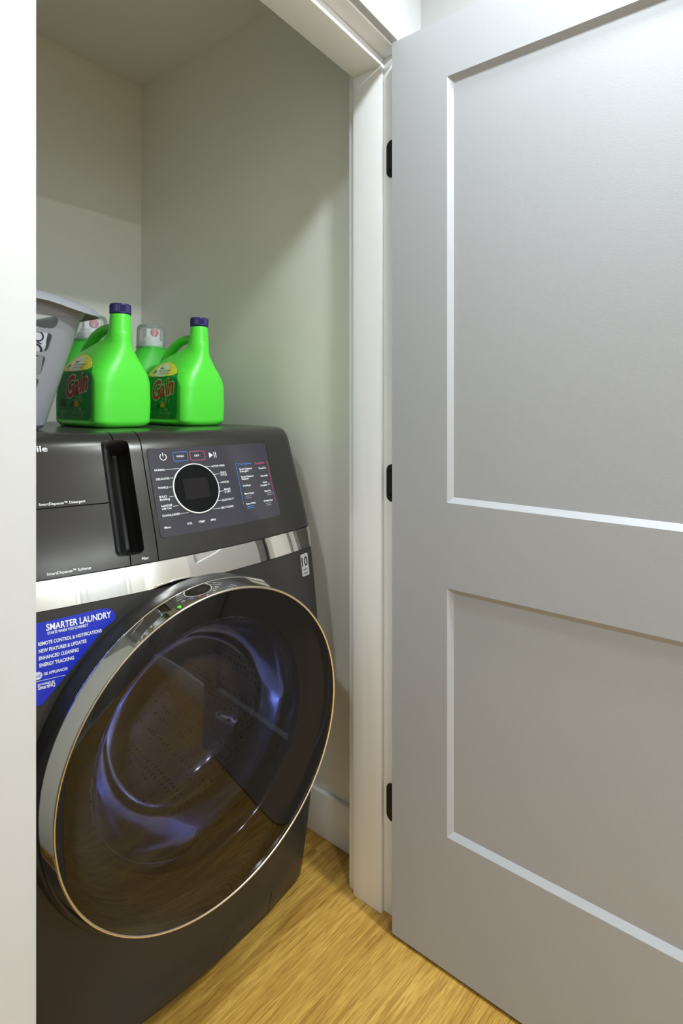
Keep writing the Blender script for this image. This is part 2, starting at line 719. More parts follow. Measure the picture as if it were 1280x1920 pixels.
PAN = [(.136, 1.005, DW - .136, 1.911), (.136, .294, DW - .136, .823)]    # panel openings y0,z0,y1,z1
bm = bmesh.new()
REC, SL = .0095, .0115
for face, sgn in ((0.0, 1), (DX1 - DX0, -1)):
    yb = [0, .136, DW - .136, DW]
    zb = [DB, .294, .823, 1.005, 1.911, DT]
    for i in range(3):
        for j in range(5):
            if i == 1 and j in (1, 3):
                continue
            bm.faces.new([bm.verts.new(dl(y, z, face)) for y, z in ((yb[i], zb[j]), (yb[i + 1], zb[j]), (yb[i + 1], zb[j + 1]), (yb[i], zb[j + 1]))])
    for y0, z0, y1, z1 in PAN:
        A = [(y0, z0), (y1, z0), (y1, z1), (y0, z1)]
        Bq = [(y0 + SL, z0 + SL), (y1 - SL, z0 + SL), (y1 - SL, z1 - SL), (y0 + SL, z1 - SL)]
        for i in range(4):
            j = (i + 1) % 4
            bm.faces.new([bm.verts.new(v) for v in (dl(*A[i], face), dl(*A[j], face), dl(*Bq[j], face + sgn * REC), dl(*Bq[i], face + sgn * REC))])
for (ya, za), (yb_, zb_) in (((0, DB), (DW, DB)), ((DW, DB), (DW, DT)), ((DW, DT), (0, DT)), ((0, DT), (0, DB))):
    bm.faces.new([bm.verts.new(v) for v in (dl(ya, za, 0), dl(yb_, zb_, 0), dl(yb_, zb_, DX1 - DX0), dl(ya, za, DX1 - DX0))])
bmesh.ops.remove_doubles(bm, verts=bm.verts, dist=1e-5)
bmesh.ops.recalc_face_normals(bm, faces=bm.faces)
es = [e for e in bm.edges if len(e.link_faces) == 2 and e.calc_face_angle(0) > 1.2]
bmesh.ops.bevel(bm, geom=es, offset=.0012, segments=2, affect='EDGES')
obj('door_frame', bm, M['door'], d)
for y0, z0, y1, z1 in PAN:
    obj('door_panel', bxs(((REC, -(y1 - SL), z0 + SL), (DX1 - DX0 - REC, -(y0 + SL), z1 - SL))), M['door'], d, smooth=False)
for hz in (1.796, 1.027, .270):
    bm = bmesh.new()
    # leaf let into the jamb: plate with rounded corners
    xj = JR - DX0
    pts = rrect(YF - .006 - DYH, hz - .0445, .679 - DYH, hz + .0445, .015, 6)
    va = [bm.verts.new((xj - .0018, p[0], p[1])) for p in pts]
    vb = [bm.verts.new((xj + .001, p[0], p[1])) for p in pts]
    bm.faces.new(va)
    bm.faces.new(vb[::-1])
    for i in range(len(pts)):
        bm.faces.new((va[i - 1], va[i], vb[i], vb[i - 1]))
    bmesh.ops.recalc_face_normals(bm, faces=bm.faces)
    h = obj('hinge', bm, M['black'], d, angle=30)
    bm = bmesh.new()
    pts = rrect(.002, hz - .0445, .031, hz + .0445, .015, 6)
    va = [bm.verts.new((p[0], .0012, p[1])) for p in pts]
    vb = [bm.verts.new((p[0], -.001, p[1])) for p in pts]
    bm.faces.new(va)
    bm.faces.new(vb[::-1])
    for i in range(len(pts)):
        bm.faces.new((va[i - 1], va[i], vb[i], vb[i - 1]))
    bmesh.ops.recalc_face_normals(bm, faces=bm.faces)
    obj('hinge_leaf', bm, M['black'], h, angle=30)
    bm = bmesh.new()
    lathe(bm, [(0, -.0445), (.0058, -.0445), (.0058, .0445), (.003, .047), (0, .047)], 16, Matrix.Translation((xj - .001, .003, hz)))
    obj('hinge_barrel', bm, M['black'], h)
    bm = bmesh.new()
    for sy, sz in ((.030, .028), (.030, -.028), (.022, 0)):
        lathe(bm, [(0, .0008), (.0036, .0008), (.004, 0), (0, -.0003)], 14, Matrix.Translation((xj - .0018, sy, hz + sz)) @ Matrix.Rotation(-PI / 2, 4, 'Y'))
    obj('hinge_screws', bm, M['gblack'], h)
# lever on the hall side of the free edge
ly, lz = .735, .965


def lever(parent, x, y, z, sx, sy, along):
    '''square rose and lever; sx = outward direction along x (or y when along == 'x')'''
    def P(o_, l_, h_):
        return (x + sx * o_, y + sy * l_, z + h_) if along == 'y' else (x + sy * l_, y + sx * o_, z + h_)

    def B(bm, a, b, bev):
        p, q = P(*a), P(*b)
        box(bm, [min(p[i], q[i]) for i in range(3)], [max(p[i], q[i]) for i in range(3)], bev)
    bm = bmesh.new()
    B(bm, (0, -.032, -.032), (.008, .032, .032), .002)
    lv = obj('door_lever', bm, M['black'], parent)
    bm = bmesh.new()
    tube(bm, [P(.006, 0, 0), P(.05, 0, 0)], .009, 14)
    B(bm, (.045, -.011, -.010), (.060, .118, .010), .003)
    obj('lever_arm', bm, M['black'], lv)


lever(d, DX1 - DX0, -ly, lz, 1, 1, 'y')

# a second door in the rear wall of the hall, seen only mirrored in the washer
d2 = bpy.data.objects.new('door_2', None)
COL.objects.link(d2)
d2.location = (.10, YHR, 0)
d2['kind'] = 'structure'
bm = bmesh.new()
box(bm, (0, .002, .010), (.10, .030, 2.03))
box(bm, (.65, .002, .010), (.75, .030, 2.03))
for z0, z1 in ((.010, .25), (.86, 1.00), (1.91, 2.03)):
    box(bm, (.10, .002, z0), (.65, .030, z1))
obj('door_frame', bm, M['door'], d2, smooth=False)
for z0, z1 in ((.25, .86), (1.00, 1.91)):
    obj('door_panel', bxs(((.10, .002, z0), (.65, .020, z1))), M['door'], d2, smooth=False)
lever(d2, .69, .030, 1.03, 1, -1, 'x')
struct('trim_10', bxs(((.03, YHR, 0), (.095, YHR + .016, 2.10)), ((.855, YHR, 0), (.92, YHR + .016, 2.10)), ((.095, YHR, 2.035), (.855, YHR + .016, 2.10))), M['casing'], smooth=False)

# ---------------------------------------------------------------- hall ceiling lamp and the added fill lamps
for i, (lx, ly_, pw) in enumerate(LAMPS):
    lab = ['round recessed ceiling lamp nearest the closet doorway', 'added round fill lamp in the ceiling beside the top of the open door',
           'added round fill lamp in the ceiling left of the closet doorway', 'added round fill lamp at the rear of the hall, on the right',
           'added round fill lamp at the rear of the hall, on the left'][i]
    t = thing('ceiling_or_fill_lamp', lab, 'lamp', (lx, ly_, CEIL), group='recessed lamps of the hall ceiling')
    bm = bmesh.new()
    lathe(bm, [(.068, 0), (.095, 0), (.092, -.006), (.072, -.008), (.068, -.003)], 48, close=True)
    obj('trim_ring', bm, M['casing'], t)
    bm = bmesh.new()
    lathe(bm, [(0, -.004), (.0675, -.004), (.0675, -.001), (0, -.001)], 48)
    obj('lens', bm, M['lens'], t)
    L = bpy.data.lights.new('lamp_light', 'AREA')
    L.shape = 'DISK'
    L.size = .12
    L.energy = pw
    L.color = LAMP_COLOR
    lo = bpy.data.objects.new('lamp_light', L)
    COL.objects.link(lo)
    lo.parent = t
    lo.location = (0, 0, -.012)

# ================================================================ WASHER
washer = thing('washer_dryer', 'graphite front-loading washer dryer with large round glass door, standing in the closet', 'washing machine',
               (.688, .9495, 0), None)
washer.rotation_mode = 'XYZ'
washer.rotation_euler = (Matrix.Rotation(math.radians(-8), 3, 'Z') @ Matrix.Rotation(math.radians(1), 3, 'Y')).to_euler('XYZ')
HW = .352
ZK = [.016, .041, .137, .231, .45, .60, .677, .786, .91, .975, 1.034, 1.103, 1.133, 1.149, 1.157, 1.157]
YK = [.003, -.005, -.02, -.034, -.05, -.054, -.053, -.037, -.013, .011, .036, .064, .075, .088, .110, .150]


def _profile():
    raw = []
    for i in range(len(ZK) - 1):
        L = math.hypot(ZK[i + 1] - ZK[i], YK[i + 1] - YK[i])
        n = max(2, int(L / .0015))
        for k in range(n):
            raw.append((ZK[i] + (ZK[i + 1] - ZK[i]) * k / n, YK[i] + (YK[i + 1] - YK[i]) * k / n))
    raw.append((ZK[-1], YK[-1]))
    N = len(raw)
    for wdt, reps in ((6, 3),):
        for _ in range(reps):
            out = []
            for i in range(N):
                h_ = min(wdt, i, N - 1 - i)
                if raw[i][0] < 1.05:
                    h_ = min(18, i, N - 1 - i)
                seg = raw[i - h_:i + h_ + 1]
                out.append((sum(s[0] for s in seg) / len(seg), sum(s[1] for s in seg) / len(seg)))
            raw = out
    t = [0.0]
    for i in range(1, N):
        t.append(t[-1] + math.hypot(raw[i][0] - raw[i - 1][0], raw[i][1] - raw[i - 1][1]))
    return t, raw


PT, PR = _profile()


def prof(t):
    if t <= 0:
        return PR[0]
    if t >= PT[-1]:
        return PR[-1]
    lo, hi = 0, len(PT) - 1
    while hi - lo > 1:
        m_ = (lo + hi) // 2
        if PT[m_] <= t:
            lo = m_
        else:
            hi = m_
    f = (t - PT[lo]) / (PT[hi] - PT[lo])
    return (PR[lo][0] + (PR[hi][0] - PR[lo][0]) * f, PR[lo][1] + (PR[hi][1] - PR[lo][1]) * f)


def tz(z):
    """arc length along the front where the height is z"""
    for i in range(1, len(PR)):
        if PR[i][0] >= z:
            f = (z - PR[i - 1][0]) / max(1e-9, PR[i][0] - PR[i - 1][0])
            return PT[i - 1] + (PT[i] - PT[i - 1]) * f
    return PT[-1]


TMAX = PT[-1]
DC = (-.008, .575)        # centre of the round door (x, z)
BC = (.006, .547)        # centre of the body bezel round it


def sstep(a, b, x):
    t = max(0, min(1, (x - a) / (b - a)))
    return t * t * (3 - 2 * t)


def front(x, t, dep=0.0, bez=False):
    """point on the bowed front; dep > 0 goes into the machine"""
    z, y = prof(t)
    z2, y2 = prof(t + .002)
    z1, y1 = prof(t - .002)
    L = math.hypot(z2 - z1, y2 - y1) or 1
    ny, nz = -(z2 - z1) / L, (y2 - y1) / L
    y -= .04 * (1 - (x / HW) ** 2)
    r = .016
    e = abs(x) - (HW - r)
    if e > 0:
        y += r - math.sqrt(max(0, r * r - min(e, r) ** 2))
    if bez:
        rho = math.hypot(x - BC[0], z - BC[1])
        y += (min(y, -.119) - y) * math.sqrt(max(0, 1 - (1 - max(0, min(1, (.318 - rho) / .013))) ** 2)) if rho > .305 else min(y, -.119) - y
        y += .045 * sstep(.302, .282, rho)
    return Vector((x, y - ny * dep, z - nz * dep))


def on_front(off=.0006):
    return lambda a, b: front(a, b, -off)


G = .0011
T_STRIP0, T_STRIP1, T_CON = tz(.860), tz(.9075), tz(.9095)
# lower front panel with a round opening and a notch for the filter flap
fl = [(.0825, tz(.018)), (.0885, tz(.042)), (.092, tz(.055)), (.098, tz(.064)), (.105, tz(.068)), (.217, tz(.0705)), (.2235, tz(.069)), (.226, tz(.063)), (.2245, tz(.035)), (.222, tz(.018))]
out = [(-HW, tz(.018))] + fl + [(HW, tz(.018)), (HW, T_STRIP0 - G), (-HW, T_STRIP0 - G)]


# hole around DC in (x,t): use t directly from z
hole = [(p[0], tz(p[1])) for p in circle(BC[0], BC[1], .3190, 128)]
bm = bmesh.new()
cdt_patch(bm, out, [hole], lambda a, b, d_: front(a, b, d_, True), .0105, .012, .0)
obj('front_panel', bm, M['body'], washer, angle=40)
# raised collar round the door
bm = bmesh.new()
rhos = [.3193, .3182, .3178, .3172, .3160, .3145, .3130, .3110, .3090, .3070, .305, .303, .300, .297, .294, .291, .288, .285, .282]
rows_ = [[bm.verts.new(front(BC[0] + r * math.cos(2 * PI * k / 144), tz(BC[1] + r * math.sin(2 * PI * k / 144)), 0, True)) for k in range(144)] for r in rhos]
for a, b in zip(rows_[:-1], rows_[1:]):
    for k in range(144):
        bm.faces.new((a[k - 1], a[k], b[k], b[k - 1]))
bmesh.ops.recalc_face_normals(bm, faces=bm.faces)
obj('door_collar', orient(bm, (0, -1, 0)) if False else bm, M['body'], washer, angle=60)
fin = [(x + (.0013 if x < .15 else -.0013), t - (.0013 if t > tz(.05) else 0)) for x, t in fl]
bm = bmesh.new()
cdt_patch(bm, fin, [], lambda a, b, d_: front(a, b, d_ + .0004), .012, .012)
obj('filter_flap', bm, M['body'], washer, angle=40)
# chrome strip
bm = bmesh.new()
cdt_patch(bm, [(-HW, T_STRIP0), (HW, T_STRIP0), (HW, T_STRIP1), (-HW, T_STRIP1)], [], lambda a, b, d_: front(a, b, d_ - .0015), .008, .010)
obj('chrome_strip', bm, M['chrome'], washer, angle=40)
# console: drawers, filter column, control panel
X1, X2 = -.1315, -.0785
PKX0, PKX1, PKT0, PKT1 = -.157, -.1035, tz(.927), tz(1.140)
TS = tz(1.024)
PKR = .011
pk = rrect(PKX0, PKT0, PKX1, PKT1, PKR, 6)
pl = [p for p in pk if p[0] <= X1 - G]
lower_left = sorted([p for p in pl if p[1] < (PKT0 + PKT1) / 2 and p[1] < TS - .02], key=lambda p: (p[1], -p[0]))
upper_left = sorted([p for p in pl if p[1] > (PKT0 + PKT1) / 2 and p[1] > TS + .02], key=lambda p: (p[1], p[0]))
ll = [(X1 - G, PKT0)] + [p for p in sorted([q for q in pk if q[0] < PKX0 + PKR + 1e-6 and q[1] < PKT0 + PKR + 1e-6], key=lambda q: q[1])]
ul = [p for p in sorted([q for q in pk if q[0] < PKX0 + PKR + 1e-6 and q[1] > PKT1 - PKR - 1e-6], key=lambda q: q[1])] + [(X1 - G, PKT1)]
lr = [(X1 + G, PKT0)] + [p for p in sorted([q for q in pk if q[0] > PKX1 - PKR - 1e-6 and q[1] < PKT0 + PKR + 1e-6], key=lambda q: q[1])]
ur = [p for p in sorted([q for q in pk if q[0] > PKX1 - PKR - 1e-6 and q[1] > PKT1 - PKR - 1e-6], key=lambda q: q[1])] + [(X1 + G, PKT1)]


def con(name, o2, m=M['body'], parent=washer, step=.009, skirt=.008):
    bm = bmesh.new()
    cdt_patch(bm, o2, [], lambda a, b, d_: front(a, b, d_), step, skirt)
    return obj(name, bm, m, parent, angle=40)


det = con('detergent_drawer', [(-HW, TS + G), (PKX0, TS + G)] + ul + [(X1 - G, TMAX), (-HW, TMAX)])
sof = con('softener_drawer', [(-HW, T_CON), (X1 - G, T_CON)] + ll + [(PKX0, TS - G), (-HW, TS - G)])
fil = con('filter_cover', [(X1 + G, T_CON), (X2 - G, T_CON), (X2 - G, TMAX), (X1 + G, TMAX)] + ur[::-1] + lr[::-1])
pan = con('control_panel', [(X2 + G, T_CON), (HW, T_CON), (HW, TMAX), (X2 + G, TMAX)])
# grip pocket: deep basin, shallow step on the drawer side
bm = bmesh.new()


def basin(a, b, d_):
    u = (a - PKX0) / (PKX1 - PKX0)
    e = min(b - PKT0, PKT1 - b)
    dep = .003 + .010 * sstep(.0, .20, u) + .040 * sstep(.24, .75, u)
    dep *= sstep(1.0, .93, u) * .92 + .08
    dep *= sstep(0, .014, e)
    return front(a, b, dep + .0005)


cdt_patch(bm, pk, [], basin, .0026)
obj('grip_pocket', bm, M['pocket'], fil, angle=60)
bm = bmesh.new()
put_line(bm, (-.1475, PKT0 + .004), (-.1475, PKT1 - .006), .0012, lambda a, b: basin(a, b, 0) + Vector((0, -.0012, 0)), 14)
obj('pocket_seam', bm, M['bodydark'], fil)
# cabinet behind the front skin, following its outline a little deeper
bm = bmesh.new()
nx, ts = 24, [TMAX * i / 60 for i in range(61)]
cols = []
for i in range(nx + 1):
    x = -HW + 2 * HW * i / nx
    cols.append([bm.verts.new(front(x * .9985, t, .0075)) for t in ts])


def inhole(a, b):
    z = prof(b)[0]
    return math.hypot(a - DC[0], z - DC[1]) < .262


for i in range(nx):
    for j in range(60):
        cx_ = -HW + 2 * HW * (i + .5) / nx
        zc = prof(ts[j])[0]
        if inhole(cx_, ts[j]) or inhole(cx_, ts[j + 1]) or (-.18 < cx_ < -.08 and .90 < zc < 1.15):
            continue
        bm.faces.new((cols[i][j], cols[i + 1][j], cols[i + 1][j + 1], cols[i][j + 1]))
bmesh.ops.delete(bm, geom=[v for v in bm.verts if not v.link_faces], context='VERTS')
obj('inner_front', bm, M['bodydark'], washer)
bm = bmesh.new()
DEP = .800
for sx in (-1, 1):
    f = [bm.verts.new(front(sx * HW, t, 0)) for t in ts]
    b_ = [bm.verts.new((sx * HW, DEP, max(.016, min(1.157, v.co.z)))) for v in f]
    for j in range(60):
        bm.faces.new((f[j], f[j + 1], b_[j + 1], b_[j]))
    f[-1].co.y = f[-1].co.y
tv = [bm.verts.new(front(-HW + 2 * HW * i / nx, TMAX, 0)) for i in range(nx + 1)]
tb = [bm.verts.new((-HW + 2 * HW * i / nx, DEP, 1.157)) for i in range(nx + 1)]
for i in range(nx):
    bm.faces.new((tv[i], tv[i + 1], tb[i + 1], tb[i]))
bv = [bm.verts.new(front(-HW + 2 * HW * i / nx, 0, 0)) for i in range(nx + 1)]
bb = [bm.verts.new((-HW + 2 * HW * i / nx, DEP, .016)) for i in range(nx + 1)]
for i in range(nx):
    bm.faces.new((bv[i], bv[i + 1], bb[i + 1], bb[i]))
bm.faces.new([bm.verts.new(v) for v in ((-HW, DEP, .016), (HW, DEP, .016), (HW, DEP, 1.157), (-HW, DEP, 1.157))])
bmesh.ops.remove_doubles(bm, verts=bm.verts, dist=1e-4)
bmesh.ops.recalc_face_normals(bm, faces=bm.faces)
obj('cabinet', bm, M['body'], washer, angle=30)
for fx in (-.30, .30):
    for fy in (.06, .72):
        bm = bmesh.new()
        lathe(bm, [(0, fx * math.tan(math.radians(1)) + .0003), (.022, fx * math.tan(math.radians(1)) + .0003), (.020, .018), (0, .018)], 20, Matrix.Translation((fx, fy, 0)))
        obj('foot', bm, M['gblack'], washer)

# display window, dial and print
TD0, TD1 = tz(.949), tz(1.1205)
bm = bmesh.new()
cdt_patch(bm, rrect(-.0685, TD0, .2485, TD1, .006, 5), [], lambda a, b, d_: front(a, b, d_ - .0004), .008, .001)
disp = obj('display_window', bm, M['display'], pan, angle=60)
bm = bmesh.new()
put_ring(bm, rrect(-.0691, TD0 - .0006, .2491, TD1 + .0006, .0066, 5), .0008, on_front(.0003))
obj('display_edge', bm, M['dial'], pan)
KX, KT = .0268, (tz(.984) + tz(1.084)) / 2
KP = front(KX, KT)
kn = (front(KX + .01, KT) - front(KX - .01, KT)).cross(front(KX, KT + .01) - front(KX, KT - .01)).normalized()
if kn.y > 0:
    kn = -kn
kx = (front(KX + .01, KT) - front(KX - .01, KT)).normalized()
ky = kn.cross(kx)
KM = Matrix((( kx.x, ky.x, kn.x, KP.x), (kx.y, ky.y, kn.y, KP.y), (kx.z, ky.z, kn.z, KP.z), (0, 0, 0, 1)))
bm = bmesh.new()
lathe(bm, [(.050, -.004), (.0547, -.004), (.0550, .0035), (.0540, .0045), (.0528, .0045), (.0524, .003)], 96, KM)
dial = obj('dial', bm, M['spout'], pan)
bm = bmesh.new()
lathe(bm, [(0, .0030), (.040, .0032), (.0526, .0036), (.0526, -.002)], 96, KM)
obj('dial_face', bm, M['dial'], pan)
bm = bmesh.new()
put_poly(bm, [(-.030, -.023), (.029, -.023), (.029, .022), (-.030, .022)], lambda a, b: KM @ Vector((a, b, .0036)))
obj('dial_screen', orient(bm, kn), M['screen'], pan)

PRINT = [
    ('NORMAL', -.0598, 1.0751, -.0372), ('DELICATES', -.0593, 1.0571, -.0308), ('TOWELS', -.0585, 1.0399, -.0367), ('BULKY', -.0586, 1.0228, -.0419),
    ('Bedding', -.0584, 1.0174, -.0372), ('SANITIZE', -.0580, 1.0049, -.0347), ('with Oxi', -.0580, .9998, -.0374), ('DOWNLOADED', -.0587, .9865, -.0210),
    ('Menu', -.0585, .9643, -.0454), ('SOIL', -.0086, .9655, .0030), ('TEMP', .0174, .9654, .0324), ('SPIN', .0466, .9650, .0586),
    ('ACTIVE WEAR', .0739, 1.0741, .1099), ('QUICK', .0936, 1.0593, .1105), ('CYCLE', .0936, 1.0538, .1104), ('WHITES', .0907, 1.0382, .1121),
    ('RINSE', .0953, 1.0229, .1122), ('& DRY', .0954, 1.0174, .1121), ('ECOCOOL\u2122', .0847, 1.0012, .1156), ('SELF CLEAN', .0782, .9862, .1109),
    ('WASH', -.0066, 1.1000, .0104), ('DRY', .0368, 1.0993, .0489),
    ('Smart Dispense', .1490, 1.0620, .1874), ('Detergent', .1495, 1.0570, .1747), ('Smart Dispense', .1495, 1.0448, .1874), ('Softener', .1496, 1.0400, .1714),
    ('PreWash', .1496, 1.0248, .1719), ('More Water', .1492, 1.0074, .1777), ('Extra Rinse', .1480, .9858, .1755),
    ('Timed Dry', .2077, 1.0596, .2331), ('Dewrinkle', .2099, 1.0417, .2331), ('Wash', .2113, 1.0265, .2256), ('Complete', .2024, 1.0205, .2248),
    ('More Dry', .2114, 1.0066, .2327), ('Wrinkle Care', .2014, .9851, .2314)]
F6 = on_front(.0014)
bm = bmesh.new()
for s, x0, z, x1 in PRINT:
    n = len(s.replace(' ', ''))
    sz = .0061 if s.isupper() else .0062
    put_text(bm, s, F6, x0, tz(z), width=x1 - x0, size=sz, bold=.012)
for a0, z0, a1, z1 in [(-.0371, 1.0770, -.0048, 1.0770), (-.0294, 1.0592, -.0210, 1.0592), (-.0351, 1.0418, -.0275, 1.0418), (-.0376, 1.0231, -.0275, 1.0231),
                       (-.0336, 1.0042, -.0207, 1.0042), (-.0193, .9885, -.0007, .9885), (.0563, 1.0762, .0719, 1.0762), (.0746, 1.0587, .0917, 1.0587),
                       (.0815, 1.0401, .0902, 1.0401), (.0812, 1.0220, .0948, 1.0220), (.0724, 1.0036, .0834, 1.0036), (.0573, .9880, .0766, .9880)]:
    put_line(bm, (a0, tz(z0)), (a1, tz(z1)), .0007, F6, 3)
# power and play/pause signs
pc = (-.0364, tz(1.1026))
put_ring(bm, [(pc[0] + .0070 * math.sin(a), pc[1] + .0070 * math.cos(a)) for a in [.55 + (2 * PI - 1.1) * k / 24 for k in range(25)]], .0015, F6, False)
put_line(bm, (pc[0], pc[1] + .0005), (pc[0], pc[1] + .0092), .0015, F6)
put_poly(bm, [(.0735, tz(1.1065)), (.0735, tz(1.0945)), (.0835, tz(1.1005))], F6)
for bx_ in (.0868, .0912):
    put_line(bm, (bx_, tz(1.1065)), (bx_, tz(1.0945)), .0016, F6)
# bell outline beside Complete
put_ring(bm, [(.2278, tz(1.0215)), (.2330, tz(1.0215)), (.2318, tz(1.0235)), (.2312, tz(1.0262)), (.2296, tz(1.0262)), (.2290, tz(1.0235))], .0005, F6)
orient(bm, (0, -1, .3))
obj('panel_lettering', bm, M['ink'], pan, smooth=False)['kind'] = 'stuff'
bm = bmesh.new()
for x0, z, n in ((.2170, 1.0030, 2), (.2060, .9812, 2), (.1497, 1.0036, 2)):
    for k in range(n):
        put_line(bm, (x0, tz(z - .0038 * k)), (x0 + .0175, tz(z - .0038 * k)), .0011, F6, 2)
orient(bm, (0, -1, .3))
obj('small_print', bm, M['inkdim'], pan, smooth=False)['kind'] = 'stuff'
bm = bmesh.new()
put_text(bm, 'Wash Options', F6, .1488, tz(1.0735), width=.038, size=.0062, bold=.01)
put_ring(bm, rrect(-.0140, tz(1.0922), .0200, tz(1.1109), .003, 4), .0010, F6)
put_ring(bm, [(.1470, tz(1.0778)), (.1430, tz(1.0778)), (.1416, tz(1.0768)), (.1410, tz(1.0745)), (.1402, tz(.9858))], .0009, F6, False)
for k in range(2):
    put_line(bm, (.1480, tz(.9815 - .0038 * k)), (.1680, tz(.9815 - .0038 * k)), .0010, F6, 2)
orient(bm, (0, -1, .3))
obj('wash_marks', bm, M['blueink'], pan, smooth=False)['kind'] = 'stuff'
bm = bmesh.new()
put_text(bm, 'Dry Options', F6, .2003, tz(1.0715), width=.031, size=.0062, bold=.01)
put_ring(bm, rrect(.0258, tz(1.0915), .0620, tz(1.1106), .003, 4), .0010, F6)
put_ring(bm, [(.2369, tz(1.0751)), (.2405, tz(1.0751)), (.2418, tz(1.0735)), (.2385, tz(.9841))], .0009, F6, False)
orient(bm, (0, -1, .3))
obj('dry_marks', bm, M['pinkink'], pan, smooth=False)['kind'] = 'stuff'
F3 = on_front(.0005)


def lettering(parent, items, m=M['ink'], fn=F3, bold=.012, name='lettering'):
    bm = bmesh.new()
    for s, x, z, wd, sz in items:
        put_text(bm, s, fn, x, tz(z), width=wd, size=sz, bold=bold)
    orient(bm, (0, -1, .2))
    return obj(name, bm, m, parent, smooth=False)


lettering(det, [('SmartDispense\u2122 Detergent', -.2726, 1.0290, .0753, .0070),])
lettering(det, [('Profile', -.3010, 1.1230, .0510, .0165)], name='brand_lettering')
lettering(sof, [('SmartDispense\u2122 Softener', -.2704, .9150, .0706, .0070)])
lettering(fil, [('Filter', -.1103, .9155, .0134, .0068)])

# blue sticker, badge
stk = [(-.334, .835), (-.326, .8405), (-.2881, .8422), (-.1905, .8452), (-.1790, .8443), (-.1700, .8385), (-.1650, .8300), (-.1655, .8238), (-.1700, .8195),
       (-.1835, .8132), (-.2795, .7195), (-.2830, .7150), (-.2880, .7137), (-.326, .7140), (-.334, .720)]
bm = bmesh.new()
cdt_patch(bm, [(x, tz(z)) for x, z in stk], [], lambda a, b, d_: front(a, b, d_ - .0010, True), .006, .0012)
st = obj('sticker', bm, M['sticker'], washer, angle=60)
st['label'] = 'blue promotional sticker with white lettering'
FS = lambda a, b: front(a, b, -.0019, True)
bm = bmesh.new()
for s, x0, z, x1, sz in (('SMARTER LAUNDRY', -.2756, .8279, -.1731, .0150), ('STARTS WHEN YOU CONNECT', -.2741, .8213, -.2114, .0062),
                         ('REMOTE CONTROL & NOTIFICATIONS', -.2881, .8065, -.1901, .0080), ('NEW FEATURES & UPDATES', -.2877, .7952, -.2154, .0080),
                         ('ENHANCED CLEANING', -.2877, .7841, -.2283, .0080), ('ENERGY TRACKING', -.2872, .7730, -.2359, .0080),
                         ('GE APPLIANCES', -.2816, .7590, -.2462, .0062), ('POWERED BY', -.2902, .7446, -.2655, .0042), ('SmartHQ', -.2902, .7385, -.2652, .0085)):
    put_text(bm, s, FS, x0, tz(z), width=x1 - x0, size=sz, bold=.022)
put_line(bm, (-.300, tz(.7521)), (-.2498, tz(.7512)), .0006, FS, 6)
for k in range(4):      # little icons at the head of each line
    put_ring(bm, rrect(-.3010, tz(.8068 - .0111 * k), -.2935, tz(.8125 - .0111 * k), .0015, 2), .0009, FS)
put_poly(bm, circle(-.2897, tz(.7603), .0064, 24), FS)
orient(bm, (0, -1, 0))
obj('sticker_lettering', bm, M['ink'], st, smooth=False)
FS2 = lambda a, b: front(a, b, -.0023, True)
bm = bmesh.new()
put_ring(bm, circle(-.2897, tz(.7603), .0056, 24), .0005, FS2)
put_text(bm, 'GE', FS2, -.2931, tz(.7582), width=.0068, size=.0066, shear=.25, bold=.01)
orient(bm, (0, -1, 0))
obj('sticker_roundel', bm, M['sticker'], st, smooth=False)
bm = bmesh.new()
cdt_patch(bm, rrect(.2960, tz(.7965), .3235, tz(.8480), .003, 3), [], lambda a, b, d_: front(a, b, d_ - .0006), .008, .0008)
bd = obj('warranty_badge', bm, M['badge'], washer, angle=60)
bm = bmesh.new()
FB = on_front(.0010)
put_text(bm, '10', FB, .2980, tz(.8200), width=.0225, size=.030, bold=.02)
put_text(bm, 'LIMITED', FB, .3020, tz(.8095), width=.0150, size=.0050, bold=.01)
put_text(bm, 'WARRANTY', FB, .2995, tz(.8015), width=.0205, size=.0050, bold=.01)
orient(bm, (0, -1, 0))
obj('badge_lettering', bm, M['badgeink'], bd, smooth=False)

# ---- round door: black shell, chrome ring, champagne lip, smoked outer glass, bowl glass
DM = Matrix.Translation((DC[0], 0, DC[1])) @ Matrix.Rotation(PI / 2, 4, 'X')      # lathe axis -> -y (towards the viewer)


def ring(prof_, m, parent, name, n=128):
    bm = bmesh.new()
    lathe(bm, prof_, n, DM)
    return obj(name, bm, m, parent, angle=50)


RL = .2905
shell = ring([(.235, .060), (.258, .060), (.264, .075), (.270, .112), (.277, .122), (.2965, .1285), (.2965, .1315), (.2900, .1315)], M['gblack'], washer, 'door')
ring([(.2920, .1300), (.2990, .1302), (.3004, .1320), (.2996, .136), (RL + .0016, .1725)], M['chrome'], shell, 'chrome_ring')
ring([(RL + .0016, .1725), (RL + .0012, .1752), (RL, .1762), (RL - .0022, .1758), (RL - .0030, .1745)], M['lip'], shell, 'ring_lip')
bm = bmesh.new()
NA = 96
gr = []
for k in range(0, 25):
    q = 1 - k / 24
    r = (RL - .003) * q
    gr.append([bm.verts.new((DC[0] + r * math.cos(2 * PI * i / NA), -(.1750 + .0125 * (1 - q * q) - .040 * r * math.cos(2 * PI * i / NA) * (1 - q ** 12)), DC[1] + r * math.sin(2 * PI * i / NA)))
               for i in range(NA)] if k < 24 else [bm.verts.new((DC[0], -.1875, DC[1]))])
for a, b in zip(gr[:-1], gr[1:]):
    for i in range(NA):
        bm.faces.new((a[i - 1], a[i], b[i], b[i - 1]) if len(b) > 1 else (a[i - 1], a[i], b[0]))
bmesh.ops.recalc_face_normals(bm, faces=bm.faces)
obj('outer_glass', orient(bm, (0, -1, 0)), M['dglass'], shell, angle=180)
ring([(RL - .004, .168), (.283, .150), (.262, .140), (.232, .136), (.224, .134)], M['gblack'], shell, 'inner_bezel')
